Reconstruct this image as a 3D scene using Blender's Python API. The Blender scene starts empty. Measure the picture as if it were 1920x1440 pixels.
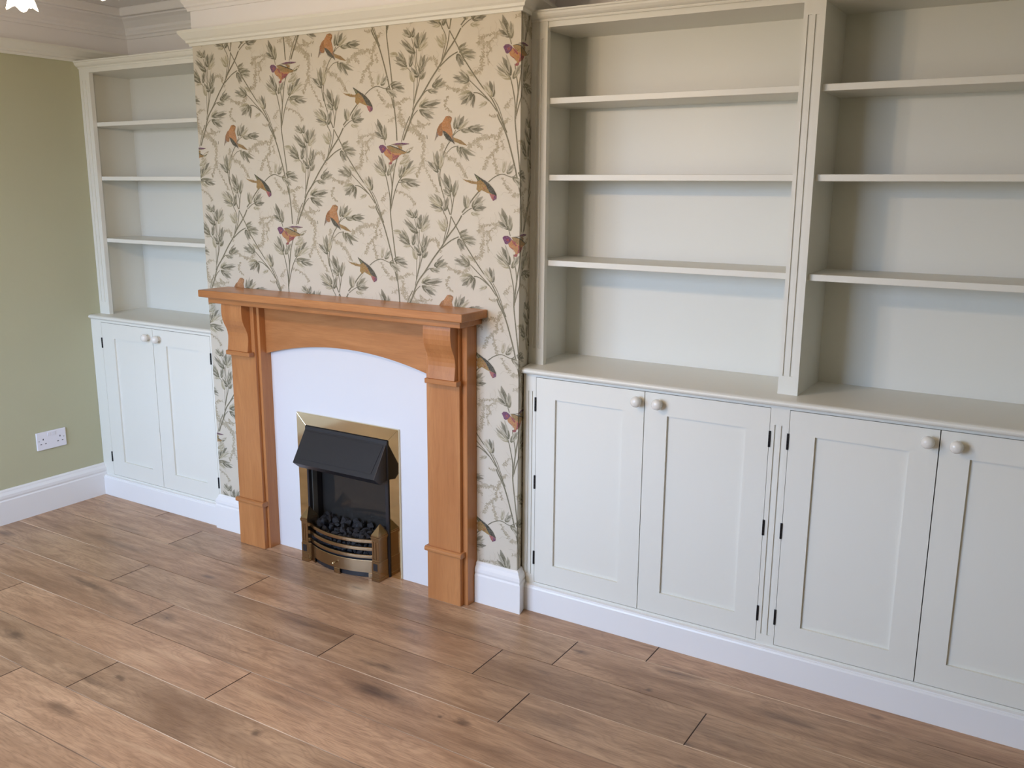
import bpy, math, random
from mathutils import Vector, Matrix
random.seed(7)
SC = bpy.context.scene
COL = SC.collection
# ------------------------------------------------------------------ camera
def basis(yaw, pitch, roll):
    y, p, r = [math.radians(a) for a in (yaw, pitch, roll)]
    f = Vector((math.sin(y)*math.cos(p), math.cos(y)*math.cos(p), math.sin(p)))
    rt = Vector((math.cos(y), -math.sin(y), 0)); up = rt.cross(f)
    return rt*math.cos(r)+up*math.sin(r), -rt*math.sin(r)+up*math.cos(r), f
rt, up, fw = basis(-31.6265, -12.207, 0.3803)
cd = bpy.data.cameras.new('camera'); cam = bpy.data.objects.new('camera', cd); COL.objects.link(cam)
cd.sensor_width = 36.0; cd.lens = 1706.54/1920*36.0; cd.clip_start = 0.05
m = Matrix((rt, up, -fw)).transposed().to_4x4(); m.translation = Vector((1.5983, -2.6376, 1.5174))
cam.matrix_world = m
SC.camera = cam
# ------------------------------------------------------------------ world, lights, exposure
W = bpy.data.worlds.new('world'); SC.world = W; W.use_nodes = True
SKY_STRENGTH = 15.5
wn_ = W.node_tree.nodes; wl_ = W.node_tree.links; bg_ = wn_['Background']; bg_.inputs[1].default_value = SKY_STRENGTH
wtc = wn_.new('ShaderNodeTexCoord'); wsx = wn_.new('ShaderNodeSeparateXYZ'); wrp = wn_.new('ShaderNodeValToRGB'); wmr = wn_.new('ShaderNodeMapRange')
wl_.new(wtc.outputs['Generated'], wsx.inputs[0]); wl_.new(wsx.outputs[2], wmr.inputs['Value']); wl_.new(wmr.outputs[0], wrp.inputs[0]); wl_.new(wrp.outputs[0], bg_.inputs[0])
wmr.inputs[1].default_value = -1; wmr.inputs[2].default_value = 1
e_ = wrp.color_ramp.elements; e_[0].position = 0.44; e_[0].color = (.16, .155, .135, 1); e_[1].position = .52; e_[1].color = (.515, .69, 1.0, 1)
e2_ = e_.new(.485); e2_.color = (.27, .28, .28, 1)
def area(name, loc, aim, sx, sy, power, col):
    l = bpy.data.lights.new(name, 'AREA'); l.shape = 'RECTANGLE'; l.size = sx; l.size_y = sy
    l.energy = power; l.color = col
    o = bpy.data.objects.new(name, l); COL.objects.link(o); o.location = loc
    o.rotation_euler = (Vector(aim)-Vector(loc)).to_track_quat('-Z', 'Y').to_euler()
    return o
# portal that guides sampling of the sky seen through the window behind the camera
po_ = area('window_portal', (-1.00, -3.42, 1.34), (-1.00, 0, 1.34), 2.12, 1.62, 1, (1, 1, 1)); po_.data.cycles.is_portal = True
LAMP_POWER = 9.5
LAMP_COL = (1.0, 0.70, 0.43)
SC.view_settings.view_transform = 'Standard'; SC.view_settings.look = 'None'
SC.view_settings.gamma = 1.0; SC.view_settings.use_curve_mapping = False
SC.view_settings.exposure = 0.10
# ------------------------------------------------------------------ helpers
def mat(name, col=(.8, .8, .8), rough=.5, metal=0.0, spec=.5, emit=None, estr=0):
    m = bpy.data.materials.new(name); m.use_nodes = True
    b = m.node_tree.nodes['Principled BSDF']
    b.inputs['Base Color'].default_value = (*col, 1); b.inputs['Roughness'].default_value = rough
    b.inputs['Metallic'].default_value = metal; b.inputs['Specular IOR Level'].default_value = spec
    if emit:
        b.inputs['Emission Color'].default_value = (*emit, 1); b.inputs['Emission Strength'].default_value = estr
    return m
class NT:
    def __init__(s, m): s.t = m.node_tree; s.b = s.t.nodes['Principled BSDF']
    def n(s, kind, **kw):
        nd = s.t.nodes.new(kind)
        for k, v in kw.items(): setattr(nd, k, v)
        return nd
    def l(s, a, b): s.t.links.new(a, b)
    def math(s, op, a, b=None, c=None, clamp=False):
        nd = s.n('ShaderNodeMath', operation=op); nd.use_clamp = clamp
        for i, v in enumerate((a, b, c)):
            if v is None: continue
            if isinstance(v, (int, float)): nd.inputs[i].default_value = v
            else: s.l(v, nd.inputs[i])
        return nd.outputs[0]
    def vmath(s, op, a, b=None):
        nd = s.n('ShaderNodeVectorMath', operation=op)
        for i, v in enumerate((a, b)):
            if v is None: continue
            if isinstance(v, tuple): nd.inputs[i].default_value = v
            else: s.l(v, nd.inputs[i])
        return nd
    def noise(s, vec, scale, detail=4, rough=.5, dist=0.0):
        nd = s.n('ShaderNodeTexNoise'); nd.inputs['Scale'].default_value = scale
        nd.inputs['Detail'].default_value = detail; nd.inputs['Roughness'].default_value = rough
        nd.inputs['Distortion'].default_value = dist; s.l(vec, nd.inputs['Vector']); return nd
    def rng(s, v, a, b, c, d, smooth=False):
        nd = s.n('ShaderNodeMapRange'); nd.clamp = True
        if smooth: nd.interpolation_type = 'SMOOTHSTEP'
        s.l(v, nd.inputs['Value'])
        for i, x in zip((1, 2, 3, 4), (a, b, c, d)): nd.inputs[i].default_value = x
        return nd.outputs[0]
    def mix(s, f, a, b, mode='MIX'):
        nd = s.n('ShaderNodeMix', data_type='RGBA', blend_type=mode)
        if isinstance(f, (int, float)): nd.inputs[0].default_value = f
        else: s.l(f, nd.inputs[0])
        for i, v in ((6, a), (7, b)):
            if isinstance(v, tuple): nd.inputs[i].default_value = (*v, 1)
            else: s.l(v, nd.inputs[i])
        return nd.outputs[2]
    def bump(s, h, strength, dist=.002):
        nd = s.n('ShaderNodeBump'); nd.inputs['Strength'].default_value = strength
        nd.inputs['Distance'].default_value = dist; s.l(h, nd.inputs['Height']); s.l(nd.outputs[0], s.b.inputs['Normal'])
def paint(name, col, rough=.45, var=.03, bump=.15, scale=60, spec=.4):
    m = mat(name, col, rough, spec=spec); t = NT(m)
    tc = t.n('ShaderNodeTexCoord')
    n1 = t.noise(tc.outputs['Object'], 1.7, 3); n2 = t.noise(tc.outputs['Object'], scale, 3)
    f = t.rng(n1.outputs['Fac'], .3, .7, 0, 1)
    c2 = tuple(max(0, c*(1-var)) for c in col)
    t.l(t.mix(f, c2, col), t.b.inputs['Base Color'])
    t.bump(n2.outputs['Fac'], bump, .0008)
    return m
def oak(name, axis, base, dark, light, rough=.35):
    m = mat(name, base, rough, spec=.5); t = NT(m)
    tc = t.n('ShaderNodeTexCoord'); mp = t.n('ShaderNodeMapping')
    t.l(tc.outputs['Object'], mp.inputs['Vector'])
    mp.inputs['Scale'].default_value = {'x': (1.2, 9, 9), 'z': (9, 9, 1.2), 'y': (9, 1.2, 9)}[axis]
    a = t.noise(mp.outputs[0], 1.3, 5, .55, 1.2); b = t.noise(mp.outputs[0], 14, 4, .6)
    mp2 = t.n('ShaderNodeMapping'); t.l(tc.outputs['Object'], mp2.inputs['Vector'])
    mp2.inputs['Scale'].default_value = {'x': (12, 420, 420), 'z': (420, 420, 12), 'y': (420, 12, 420)}[axis]
    c = t.noise(mp2.outputs[0], 1.0, 2, .5)
    w = t.n('ShaderNodeTexWave', wave_type='BANDS', bands_direction={'x': 'Z', 'z': 'X', 'y': 'X'}[axis])
    w.inputs['Scale'].default_value = 1.1; w.inputs['Distortion'].default_value = 7; w.inputs['Detail'].default_value = 2
    t.l(mp.outputs[0], w.inputs['Vector'])
    col = t.mix(t.rng(a.outputs['Fac'], .3, .7, 0, 1), dark, light)
    col = t.mix(t.math('MULTIPLY', t.rng(w.outputs['Fac'], .0, 1, 0, 1), .35), col, base)
    col = t.mix(t.math('MULTIPLY', t.rng(b.outputs['Fac'], .4, .75, 0, 1), .35), col, dark)
    col = t.mix(t.math('MULTIPLY', t.rng(c.outputs['Fac'], .5, .75, 0, 1), .28), col, tuple(x*.62 for x in dark))
    t.l(col, t.b.inputs['Base Color'])
    t.bump(c.outputs['Fac'], .12, .0006)
    return m
class MB:
    def __init__(s): s.v = []; s.f = []; s.m = []
    def add(s, vs, fs, mi=0):
        o = len(s.v); s.v += [tuple(v) for v in vs]; s.f += [tuple(i+o for i in f) for f in fs]; s.m += [mi]*len(fs); return s
    def box(s, x0, x1, y0, y1, z0, z1, mi=0):
        x0, x1 = sorted((x0, x1)); y0, y1 = sorted((y0, y1)); z0, z1 = sorted((z0, z1))
        return s.add([(x0, y0, z0), (x1, y0, z0), (x1, y1, z0), (x0, y1, z0), (x0, y0, z1), (x1, y0, z1), (x1, y1, z1), (x0, y1, z1)],
                     [(0, 3, 2, 1), (4, 5, 6, 7), (0, 1, 5, 4), (1, 2, 6, 5), (2, 3, 7, 6), (3, 0, 4, 7)], mi)
    def prism(s, poly, a0, a1, axis, mi=0):
        # poly in the two remaining axes (order xyz), extruded along axis
        n = len(poly)
        ar = sum(poly[i][0]*poly[(i+1) % n][1]-poly[(i+1) % n][0]*poly[i][1] for i in range(n))
        if (ar < 0) != (axis == 'y'): poly = poly[::-1]
        def P(u, v, a): return {'x': (a, u, v), 'y': (u, a, v), 'z': (u, v, a)}[axis]
        vs = [P(u, v, a0) for u, v in poly]+[P(u, v, a1) for u, v in poly]
        fs = [tuple(range(n))[::-1], tuple(range(n, 2*n))]+[(i, (i+1) % n, (i+1) % n+n, i+n) for i in range(n)]
        return s.add(vs, fs, mi)
    def mould(s, path, prof, mi=0, caps=True):
        # path of (x,y); prof closed polygon of (out, z); out lies to the RIGHT of the walking direction
        pts = [Vector(p) for p in path]; n = len(pts); sec = []
        for i, p in enumerate(pts):
            ds = []
            if i > 0: ds.append((pts[i]-pts[i-1]).normalized())
            if i < n-1: ds.append((pts[i+1]-pts[i]).normalized())
            ns = [Vector((d.y, -d.x)) for d in ds]
            if len(ns) == 2:
                b = (ns[0]+ns[1]); b = b/(1+ns[0].dot(ns[1])) if 1+ns[0].dot(ns[1]) > .05 else ns[0]
            else: b = ns[0]
            sec.append([(p.x+b.x*o, p.y+b.y*o, z) for o, z in prof])
        k = len(prof); vs = [v for q in sec for v in q]; fs = []
        ar = sum(prof[i][0]*prof[(i+1) % k][1]-prof[(i+1) % k][0]*prof[i][1] for i in range(k))
        for i in range(n-1):
            for j in range(k):
                a, b2, c, d = i*k+j, i*k+(j+1) % k, (i+1)*k+(j+1) % k, (i+1)*k+j
                fs.append((a, b2, c, d) if ar < 0 else (d, c, b2, a))
        if caps:
            fs += [tuple(range(k)) if ar > 0 else tuple(range(k))[::-1]]
            e = tuple(range((n-1)*k, n*k)); fs += [e[::-1] if ar > 0 else e]
        return s.add(vs, fs, mi)
    def lathe(s, prof, seg, centre, axis='z', mi=0):
        # prof: list of (radius, height) ; axis 'z' or '-y'
        vs = []; fs = []; k = len(prof)
        for r, h in prof:
            for j in range(seg):
                a = 2*math.pi*j/seg; u, v = r*math.cos(a), r*math.sin(a)
                p = {'z': (u, v, h), '-y': (u, -h, v)}[axis]
                vs.append((p[0]+centre[0], p[1]+centre[1], p[2]+centre[2]))
        for i in range(k-1):
            for j in range(seg):
                a, b, c, d = i*seg+j, i*seg+(j+1) % seg, (i+1)*seg+(j+1) % seg, (i+1)*seg+j
                fs.append((a, b, c, d))
        fs += [tuple(range(seg))[::-1], tuple(range((k-1)*seg, k*seg))]
        return s.add(vs, fs, mi)
def base_of(p):
    v = Vector((0, 0, 0))
    while p is not None: v += p.location; p = p.parent
    return v
def build(name, mb, mats, parent=None, bevel=0, seg=2, smooth=False, origin=None):
    me = bpy.data.meshes.new(name)
    pb = base_of(parent)
    org = Vector(origin) if origin is not None else Vector((0, 0, 0))
    sh = org if origin is not None else pb
    me.from_pydata([tuple(Vector(v)-sh) for v in mb.v], [], mb.f)
    for x in (mats if isinstance(mats, (list, tuple)) else [mats]): me.materials.append(x)
    if any(mb.m): me.polygons.foreach_set('material_index', mb.m)
    if smooth:
        me.polygons.foreach_set('use_smooth', [True]*len(me.polygons))
    me.update()
    o = bpy.data.objects.new(name, me); COL.objects.link(o); o.parent = parent
    if origin is not None: o.location = org-pb
    if bevel:
        b = o.modifiers.new('bevel', 'BEVEL'); b.width = bevel; b.segments = seg; b.limit_method = 'ANGLE'; b.angle_limit = math.radians(35)
    return o
def thing(name, label, cat, loc):
    o = bpy.data.objects.new(name, None); COL.objects.link(o); o.location = loc
    o.empty_display_size = .1; o['label'] = label; o['category'] = cat; return o
def structure(o, label=None, cat=None):
    o['kind'] = 'structure'
    if label: o['label'] = label
    if cat: o['category'] = cat
    return o
def smooth_path(pts, n=5):
    out = []
    P = [pts[0]]+list(pts)+[pts[-1]]
    for i in range(1, len(P)-2):
        a, b, c, d = P[i-1], P[i], P[i+1], P[i+2]
        for k in range(n):
            t = k/n
            out.append(tuple(.5*((2*b[q])+(-a[q]+c[q])*t+(2*a[q]-5*b[q]+4*c[q]-d[q])*t*t+(-a[q]+3*b[q]-3*c[q]+d[q])*t**3) for q in range(len(b))))
    out.append(tuple(pts[-1])); return out
def tube(mb, pts, r, seg=8, mi=0):
    pts = [Vector(p) for p in pts]; rings = []
    for i, p in enumerate(pts):
        d = (pts[min(i+1, len(pts)-1)]-pts[max(i-1, 0)]).normalized()
        a = d.cross(Vector((0, 0, 1)));
        if a.length < .01: a = d.cross(Vector((1, 0, 0)))
        a.normalize(); b = d.cross(a)
        rr = r[i] if isinstance(r, (list, tuple)) else r
        rings.append([p+a*rr*math.cos(2*math.pi*j/seg)+b*rr*math.sin(2*math.pi*j/seg) for j in range(seg)])
    vs = [v for q in rings for v in q]; fs = []
    for i in range(len(pts)-1):
        for j in range(seg): fs.append((i*seg+j, i*seg+(j+1) % seg, (i+1)*seg+(j+1) % seg, (i+1)*seg+j))
    fs += [tuple(range(seg))[::-1], tuple(range((len(pts)-1)*seg, len(pts)*seg))]
    mb.add(vs, fs, mi)
# ------------------------------------------------------------------ materials
M_CREAM = paint('cream_eggshell', (.785, .782, .715), .38, .02, .08, 90)
M_TRIM = paint('white_gloss', (.84, .84, .84), .28, .02, .05, 90)
M_GREEN = paint('sage_green_emulsion', (.505, .50, .340), .75, .04, .35, 140, .25)
M_WHITE = paint('white_emulsion', (.86, .84, .84), .8, .02, .3, 140, .25)
M_CEIL = paint('ceiling_emulsion', (.84, .82, .81), .85, .02, .3, 140, .2)
M_BOARD = paint('white_back_board', (.72, .725, .75), .45, .01, .05, 120)
M_OAKX = oak('oak_along', 'x', (.46, .195, .068), (.36, .140, .044), (.55, .25, .095), .30)
M_OAKZ = oak('oak_upright', 'z', (.48, .200, .068), (.40, .155, .050), (.55, .25, .092), .33)
M_BLACK = mat('black_enamel', (.018, .018, .022), .38)
M_PIT = mat('dark_void', (.01, .01, .01), .9)
M_HINGE = mat('black_hinge_steel', (.012, .012, .015), .35, .3)
M_BRASS = mat('polished_brass', (.72, .61, .39), .08, 1.0)
M_ABRASS = mat('antique_brass', (.40, .29, .175), .27, 1.0)
M_KNOB = mat('knob_white', (.80, .78, .72), .16)
M_SOCK = mat('white_plastic', (.80, .80, .86), .25)
M_GLASSPLATE = mat('smoked_glass', (.028, .026, .024), .10, 0, .7)
# ================================================================== THE SETTING
XL, XR, XW, XE = -1.562, 0.0, -2.432, 2.45      # breast left/right, left wall, right wall
YB, YF, HC = .375, -3.25, 2.322
YBL = .337                                       # back of the left alcove
RX = -.030                                       # foot of the (slightly splayed) right return
# ---- floor: dark sub-floor and one object per oak board
sub = build('floor', MB().box(XW-.1, XE+.1, YF-.1, YB+.05, -.06, -.016), mat('sub_floor', (.03, .02, .015), .9))
structure(sub)
KN = [(-.1619, -.5731, .075, .016, .9), (-.0734, -.6975, .11, .030, 1.), (.2278, -.6894, .022, .014, .9), (-.2546, -.331, .07, .014, .7), (-1.3666, -1.0833, .05, .022, .8),
      (-.8058, -1.271, .06, .020, .8), (-.8071, -1.0667, .02, .012, .8), (-1.0388, -.7193, .06, .030, .6), (-1.0388, -.7193, .014, .009, .9), (-.2181, -1.046, .022, .013, 1.), (-1.5241, -.6982, .14, .02, .65),
      (-2.3063, -.5709, .05, .018, .9), (-.5819, -.4918, .11, .010, .5), (.3353, -.1473, .028, .013, .9), (.6748, -.1092, .07, .018, .6), (1.0362, -.1722, .10, .020, .6),
      (.6296, -.2382, .014, .009, .9), (1.2488, -.0183, .02, .010, .8), (-1.7855, -.3843, .20, .022, .55), (-.2511, -.8866, .12, .020, .35), (-.9, -1.12, .12, .012, .5), (.17, -.70, .012, .008, .8), (-.12, -.65, .10, .02, .4),
      (.9, -.36, .16, .03, .3), (.45, -.55, .1, .03, .4), (-1.9, -.25, .13, .02, .4), (.30, -1.0, .013, .009, .8), (.85, -.55, .012, .008, .8)]
def floor_mat():
    m = mat('oiled_oak_boards', (.4, .25, .15), .34, spec=.5); t = NT(m)
    tc = t.n('ShaderNodeTexCoord'); oi = t.n('ShaderNodeObjectInfo'); ge = t.n('ShaderNodeNewGeometry')
    rnd = oi.outputs['Random']
    cx = t.n('ShaderNodeCombineXYZ'); t.l(t.math('MULTIPLY', rnd, 37.0), cx.inputs[0]); t.l(t.math('MULTIPLY', rnd, 91.0), cx.inputs[1]); t.l(t.math('MULTIPLY', rnd, 17.0), cx.inputs[2])
    p = t.vmath('ADD', tc.outputs['Object'], cx.outputs[0]).outputs[0]
    def sc(v): return t.vmath('MULTIPLY', p, v).outputs[0]
    broad = t.noise(sc((1.6, 7, 1)), 1.0, 4, .55, .8)
    mid = t.noise(sc((5, 34, 1)), 1.0, 5, .6, .6)
    fine = t.noise(sc((22, 330, 1)), 1.0, 2, .5)
    # cathedral figure
    wn = t.noise(sc((1.5, 4, 1)), 1.0, 3, .5)
    wv = t.vmath('ADD', sc((.9, 10, 1)), t.vmath('MULTIPLY', wn.outputs['Color'], (0, 5, 0)).outputs[0]).outputs[0]
    w = t.n('ShaderNodeTexWave', wave_type='BANDS', bands_direction='Y'); w.inputs['Scale'].default_value = 2.4
    w.inputs['Distortion'].default_value = 1.5; w.inputs['Detail'].default_value = 2; t.l(wv, w.inputs['Vector'])
    col = t.mix(t.rng(broad.outputs['Fac'], .32, .68, 0, 1), (.30, .182, .108), (.60, .405, .26))
    col = t.mix(t.math('MULTIPLY', rnd, .45), col, (.50, .30, .19))
    col = t.mix(t.math('MULTIPLY', t.rng(mid.outputs['Fac'], .43, .68, 0, 1), .55), col, (.22, .128, .078))
    col = t.mix(t.math('MULTIPLY', t.rng(w.outputs['Fac'], .55, 1, 0, 1), .20), col, (.21, .12, .07))
    col = t.mix(t.math('MULTIPLY', t.rng(fine.outputs['Fac'], .50, .70, 0, 1), .42), col, (.14, .075, .042))
    st = t.noise(sc((1.1, 22, 1)), 1.0, 4, .6, .3)
    col = t.mix(t.rng(st.outputs['Fac'], .52, .78, 0, .6, True), col, (.19, .105, .06))
    li = t.noise(sc((1.3, 12, 2)), 1.7, 3, .5, .5)
    col = t.mix(t.rng(li.outputs['Fac'], .55, .8, 0, .55, True), col, (.60, .41, .265))
    # dark smoky patches that belong to the timber
    sm = t.noise(sc((2.2, 9, 1)), 1.1, 4, .55, .4)
    col = t.mix(t.rng(sm.outputs['Fac'], .60, .78, 0, .55, True), col, (.135, .075, .045))
    # knots at their places on the boards
    wob = t.noise(ge.outputs['Position'], 14, 3, .6)
    wv2 = t.vmath('MULTIPLY', t.vmath('SUBTRACT', wob.outputs['Color'], (.5, .5, .5)).outputs[0], (.09, .03, 0)).outputs[0]
    pos = t.vmath('ADD', ge.outputs['Position'], wv2).outputs[0]
    acc = None
    for x, y, rx, ry, s in KN:
        d = t.vmath('MULTIPLY', t.vmath('SUBTRACT', pos, (x, y, 0)).outputs[0], (1/rx, 1/ry, 0)).outputs[0]
        ln = t.n('ShaderNodeVectorMath', operation='LENGTH'); t.l(d, ln.inputs[0])
        v = t.rng(ln.outputs['Value'], .15, 1.6, s*.85, 0, True)
        acc = v if acc is None else t.math('MAXIMUM', acc, v)
    col = t.mix(t.math('MULTIPLY', acc, t.rng(mid.outputs['Fac'], .3, .65, .7, 1)), col, (.062, .036, .026))
    # the occasional pin knot elsewhere
    vo = t.n('ShaderNodeTexVoronoi'); vo.inputs['Scale'].default_value = 1.0; t.l(sc((1.9, 5.5, 1)), vo.inputs['Vector'])
    col = t.mix(t.rng(vo.outputs['Distance'], .02, .10, .7, 0, True), col, (.09, .05, .033))
    hsv = t.n('ShaderNodeHueSaturation'); t.l(col, hsv.inputs['Color']); t.l(t.math('MULTIPLY_ADD', rnd, .22, .93), hsv.inputs['Value'])
    hsv.inputs['Saturation'].default_value = 1.06
    t.l(hsv.outputs[0], t.b.inputs['Base Color'])
    t.l(t.rng(mid.outputs['Fac'], .3, .7, .30, .42), t.b.inputs['Roughness'])
    t.bump(fine.outputs['Fac'], .10, .0005)
    return m
M_FLOOR = floor_mat()
M_EDGE_GLINT = mat('board_arris_glint', (.62, .45, .31), .22)  # long edges coloured pale in stretches, imitating window light caught on the chamfers
te_ = NT(M_EDGE_GLINT); ge_ = te_.n('ShaderNodeNewGeometry'); ne_ = te_.noise(te_.vmath('MULTIPLY', ge_.outputs['Position'], (1.3, 5.4, 1)).outputs[0], 1.0, 3)
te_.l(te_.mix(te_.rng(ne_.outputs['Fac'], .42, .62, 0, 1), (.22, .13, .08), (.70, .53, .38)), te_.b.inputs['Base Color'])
M_ENDJ = mat('board_end', (.10, .055, .035), .5)
def plank(x0, x1, y0, y1):
    g, c = .0003, .0016
    x0 += .0006; x1 -= .0006; y0 += g; y1 -= g; zt, zc, zb = 0.0, -.0007, -.016
    v = [(x0, y0, zb), (x1, y0, zb), (x1, y1, zb), (x0, y1, zb), (x0, y0, zc), (x1, y0, zc), (x1, y1, zc), (x0, y1, zc),
         (x0+c, y0+c, zt), (x1-c, y0+c, zt), (x1-c, y1-c, zt), (x0+c, y1-c, zt)]
    mb = MB().add(v, [(8, 9, 10, 11), (0, 3, 2, 1)])
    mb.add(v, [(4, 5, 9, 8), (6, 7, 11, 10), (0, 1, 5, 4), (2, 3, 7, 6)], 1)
    mb.add(v, [(5, 6, 10, 9), (7, 4, 8, 11), (1, 2, 6, 5), (3, 0, 4, 7)], 2)
    build('plank', mb, [M_FLOOR, M_EDGE_GLINT, M_ENDJ], sub, origin=((x0+x1)/2, (y0+y1)/2, 0))
ROWS = {0: [-1.93, .548], 1: [-1.60, .298, 2.05], 2: [-.985, .11, .822], 3: [-1.479, -.382, .324, 1.9], 4: [-2.2, -1.09, 1.15], 5: [-1.75, -.489, .95],
        6: [-.903, .7, 2.0], 7: [-1.135, .45, 1.6]}
pr = random.Random(3)
for r in range(24):
    y1 = .1005-r*.1842 if r else .1005
    y0 = y1-.1842
    if r == 0: y1 = YB
    if r == 0:
        # board strip that runs under the cabinets to the back wall
        js = [XW-.05]+ROWS[0]+[XE+.05]
        for a, b in zip(js[:-1], js[1:]): plank(a, b, y0, .1005)
        continue
    if y0 < YF-.05: y0 = YF-.05
    if y1 <= YF-.05: break
    js = ROWS.get(r)
    if js is None:
        js = []; x = XW-.05+pr.uniform(.5, 1.6)
        while x < XE-.3: js.append(x); x += pr.uniform(1.1, 1.9)
    js = [XW-.05]+js+[XE+.05]
    for a, b in zip(js[:-1], js[1:]): plank(a, b, y0, y1)
# ---- walls
ZR0, ZR1 = 2.066, 2.125
structure(build('wall_left', MB().box(XW-.12, XW, YF-.12, YB+.15, -.02, ZR0+.02, 0).box(XW-.12, XW, YF-.12, YB+.15, ZR0+.02, HC+.05, 1), [M_GREEN, M_WHITE]))
structure(build('wall_back', MB().box(XW-.02, XL+.02, YBL, YBL+.12, -.02, HC+.05).box(XL+.02, XE+.12, YB, YB+.15, -.02, HC+.05), M_WHITE))
structure(build('wall_right', MB().box(XE, XE+.12, YF-.12, YB+.15, -.02, ZR0+.02, 0).box(XE, XE+.12, YF-.12, YB+.15, ZR0+.02, HC+.05, 1), [M_GREEN, M_WHITE]))
WX0, WX1, WZ0, WZ1 = -2.06, .06, .55, 2.13
structure(build('wall_front', MB().box(XW-.1, WX0, YF-.15, YF, -.02, HC+.05).box(WX1, XE+.1, YF-.15, YF, -.02, HC+.05)
                .box(WX0, WX1, YF-.15, YF, -.02, WZ0).box(WX0, WX1, YF-.15, YF, WZ1, HC+.05), M_GREEN))
structure(build('ceiling', MB().box(XW-.12, XE+.12, YF-.15, YB+.15, HC, HC+.08), M_CEIL))
# window behind the camera: frame with two mullions, three panes
wf = MB().box(WX0, WX1, YF-.10, YF-.04, WZ0, WZ0+.05).box(WX0, WX1, YF-.10, YF-.04, WZ1-.05, WZ1)
for x in (WX0, WX0+.69, WX0+1.38, WX1-.05): wf.box(x, x+.05, YF-.10, YF-.04, WZ0+.05, WZ1-.05)
win = structure(build('window_1', wf, M_TRIM))
gm = bpy.data.materials.new('window_glass'); gm.use_nodes = True; nt = gm.node_tree; nt.nodes.clear()
o_ = nt.nodes.new('ShaderNodeOutputMaterial'); mx = nt.nodes.new('ShaderNodeMixShader'); tr = nt.nodes.new('ShaderNodeBsdfTransparent'); gl = nt.nodes.new('ShaderNodeBsdfGlossy')
gl.inputs['Roughness'].default_value = .02; mx.inputs[0].default_value = .06
nt.links.new(tr.outputs[0], mx.inputs[1]); nt.links.new(gl.outputs[0], mx.inputs[2]); nt.links.new(mx.outputs[0], o_.inputs[0])
for x0, x1 in ((WX0+.05, WX0+.69), (WX0+.74, WX0+1.38), (WX0+1.43, WX1-.05)):
    build('pane', MB().box(x0, x1, YF-.073, YF-.067, WZ0+.05, WZ1-.05), gm, win)
build('window_sill', MB().box(WX0-.06, WX1+.06, YF-.04, YF+.10, WZ0-.035, WZ0), M_TRIM, win, .004)
# ---- chimney breast, built round the firebox opening
FX0, FX1, FZ1 = -1.000, -.584, .56
def breast():
    mb = MB(); T = HC+.02
    for x0, x1, z0, z1 in ((XL, FX0, -.01, FZ1), (FX1, XR, -.01, FZ1), (XL, XR, FZ1, T)):
        mb.add([(x0, 0, z0), (x1, 0, z0), (x1, 0, z1), (x0, 0, z1)], [(0, 1, 2, 3)])
    bx = RX-(YB-.125)*.24
    mb.add([(XR, 0, -.01), (RX, .125, -.01), (bx, YB+.02, -.01), (bx, YB+.02, T), (RX, .125, T), (XR, 0, T)], [(0, 1, 4, 5), (1, 2, 3, 4)])
    mb.add([(XL, 0, -.01), (XL, YBL+.02, -.01), (XL, YBL+.02, T), (XL, 0, T)], [(3, 2, 1, 0)])
    # lining of the opening
    d = .16
    mb.add([(FX0, 0, -.01), (FX0, d, -.01), (FX0, d, FZ1), (FX0, 0, FZ1), (FX1, 0, -.01), (FX1, d, -.01), (FX1, d, FZ1), (FX1, 0, FZ1)],
           [(0, 1, 2, 3), (7, 6, 5, 4), (3, 2, 6, 7), (1, 5, 6, 2)])
    return mb
wc = structure(build('wall_chimney', breast(), M_WHITE))
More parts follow.
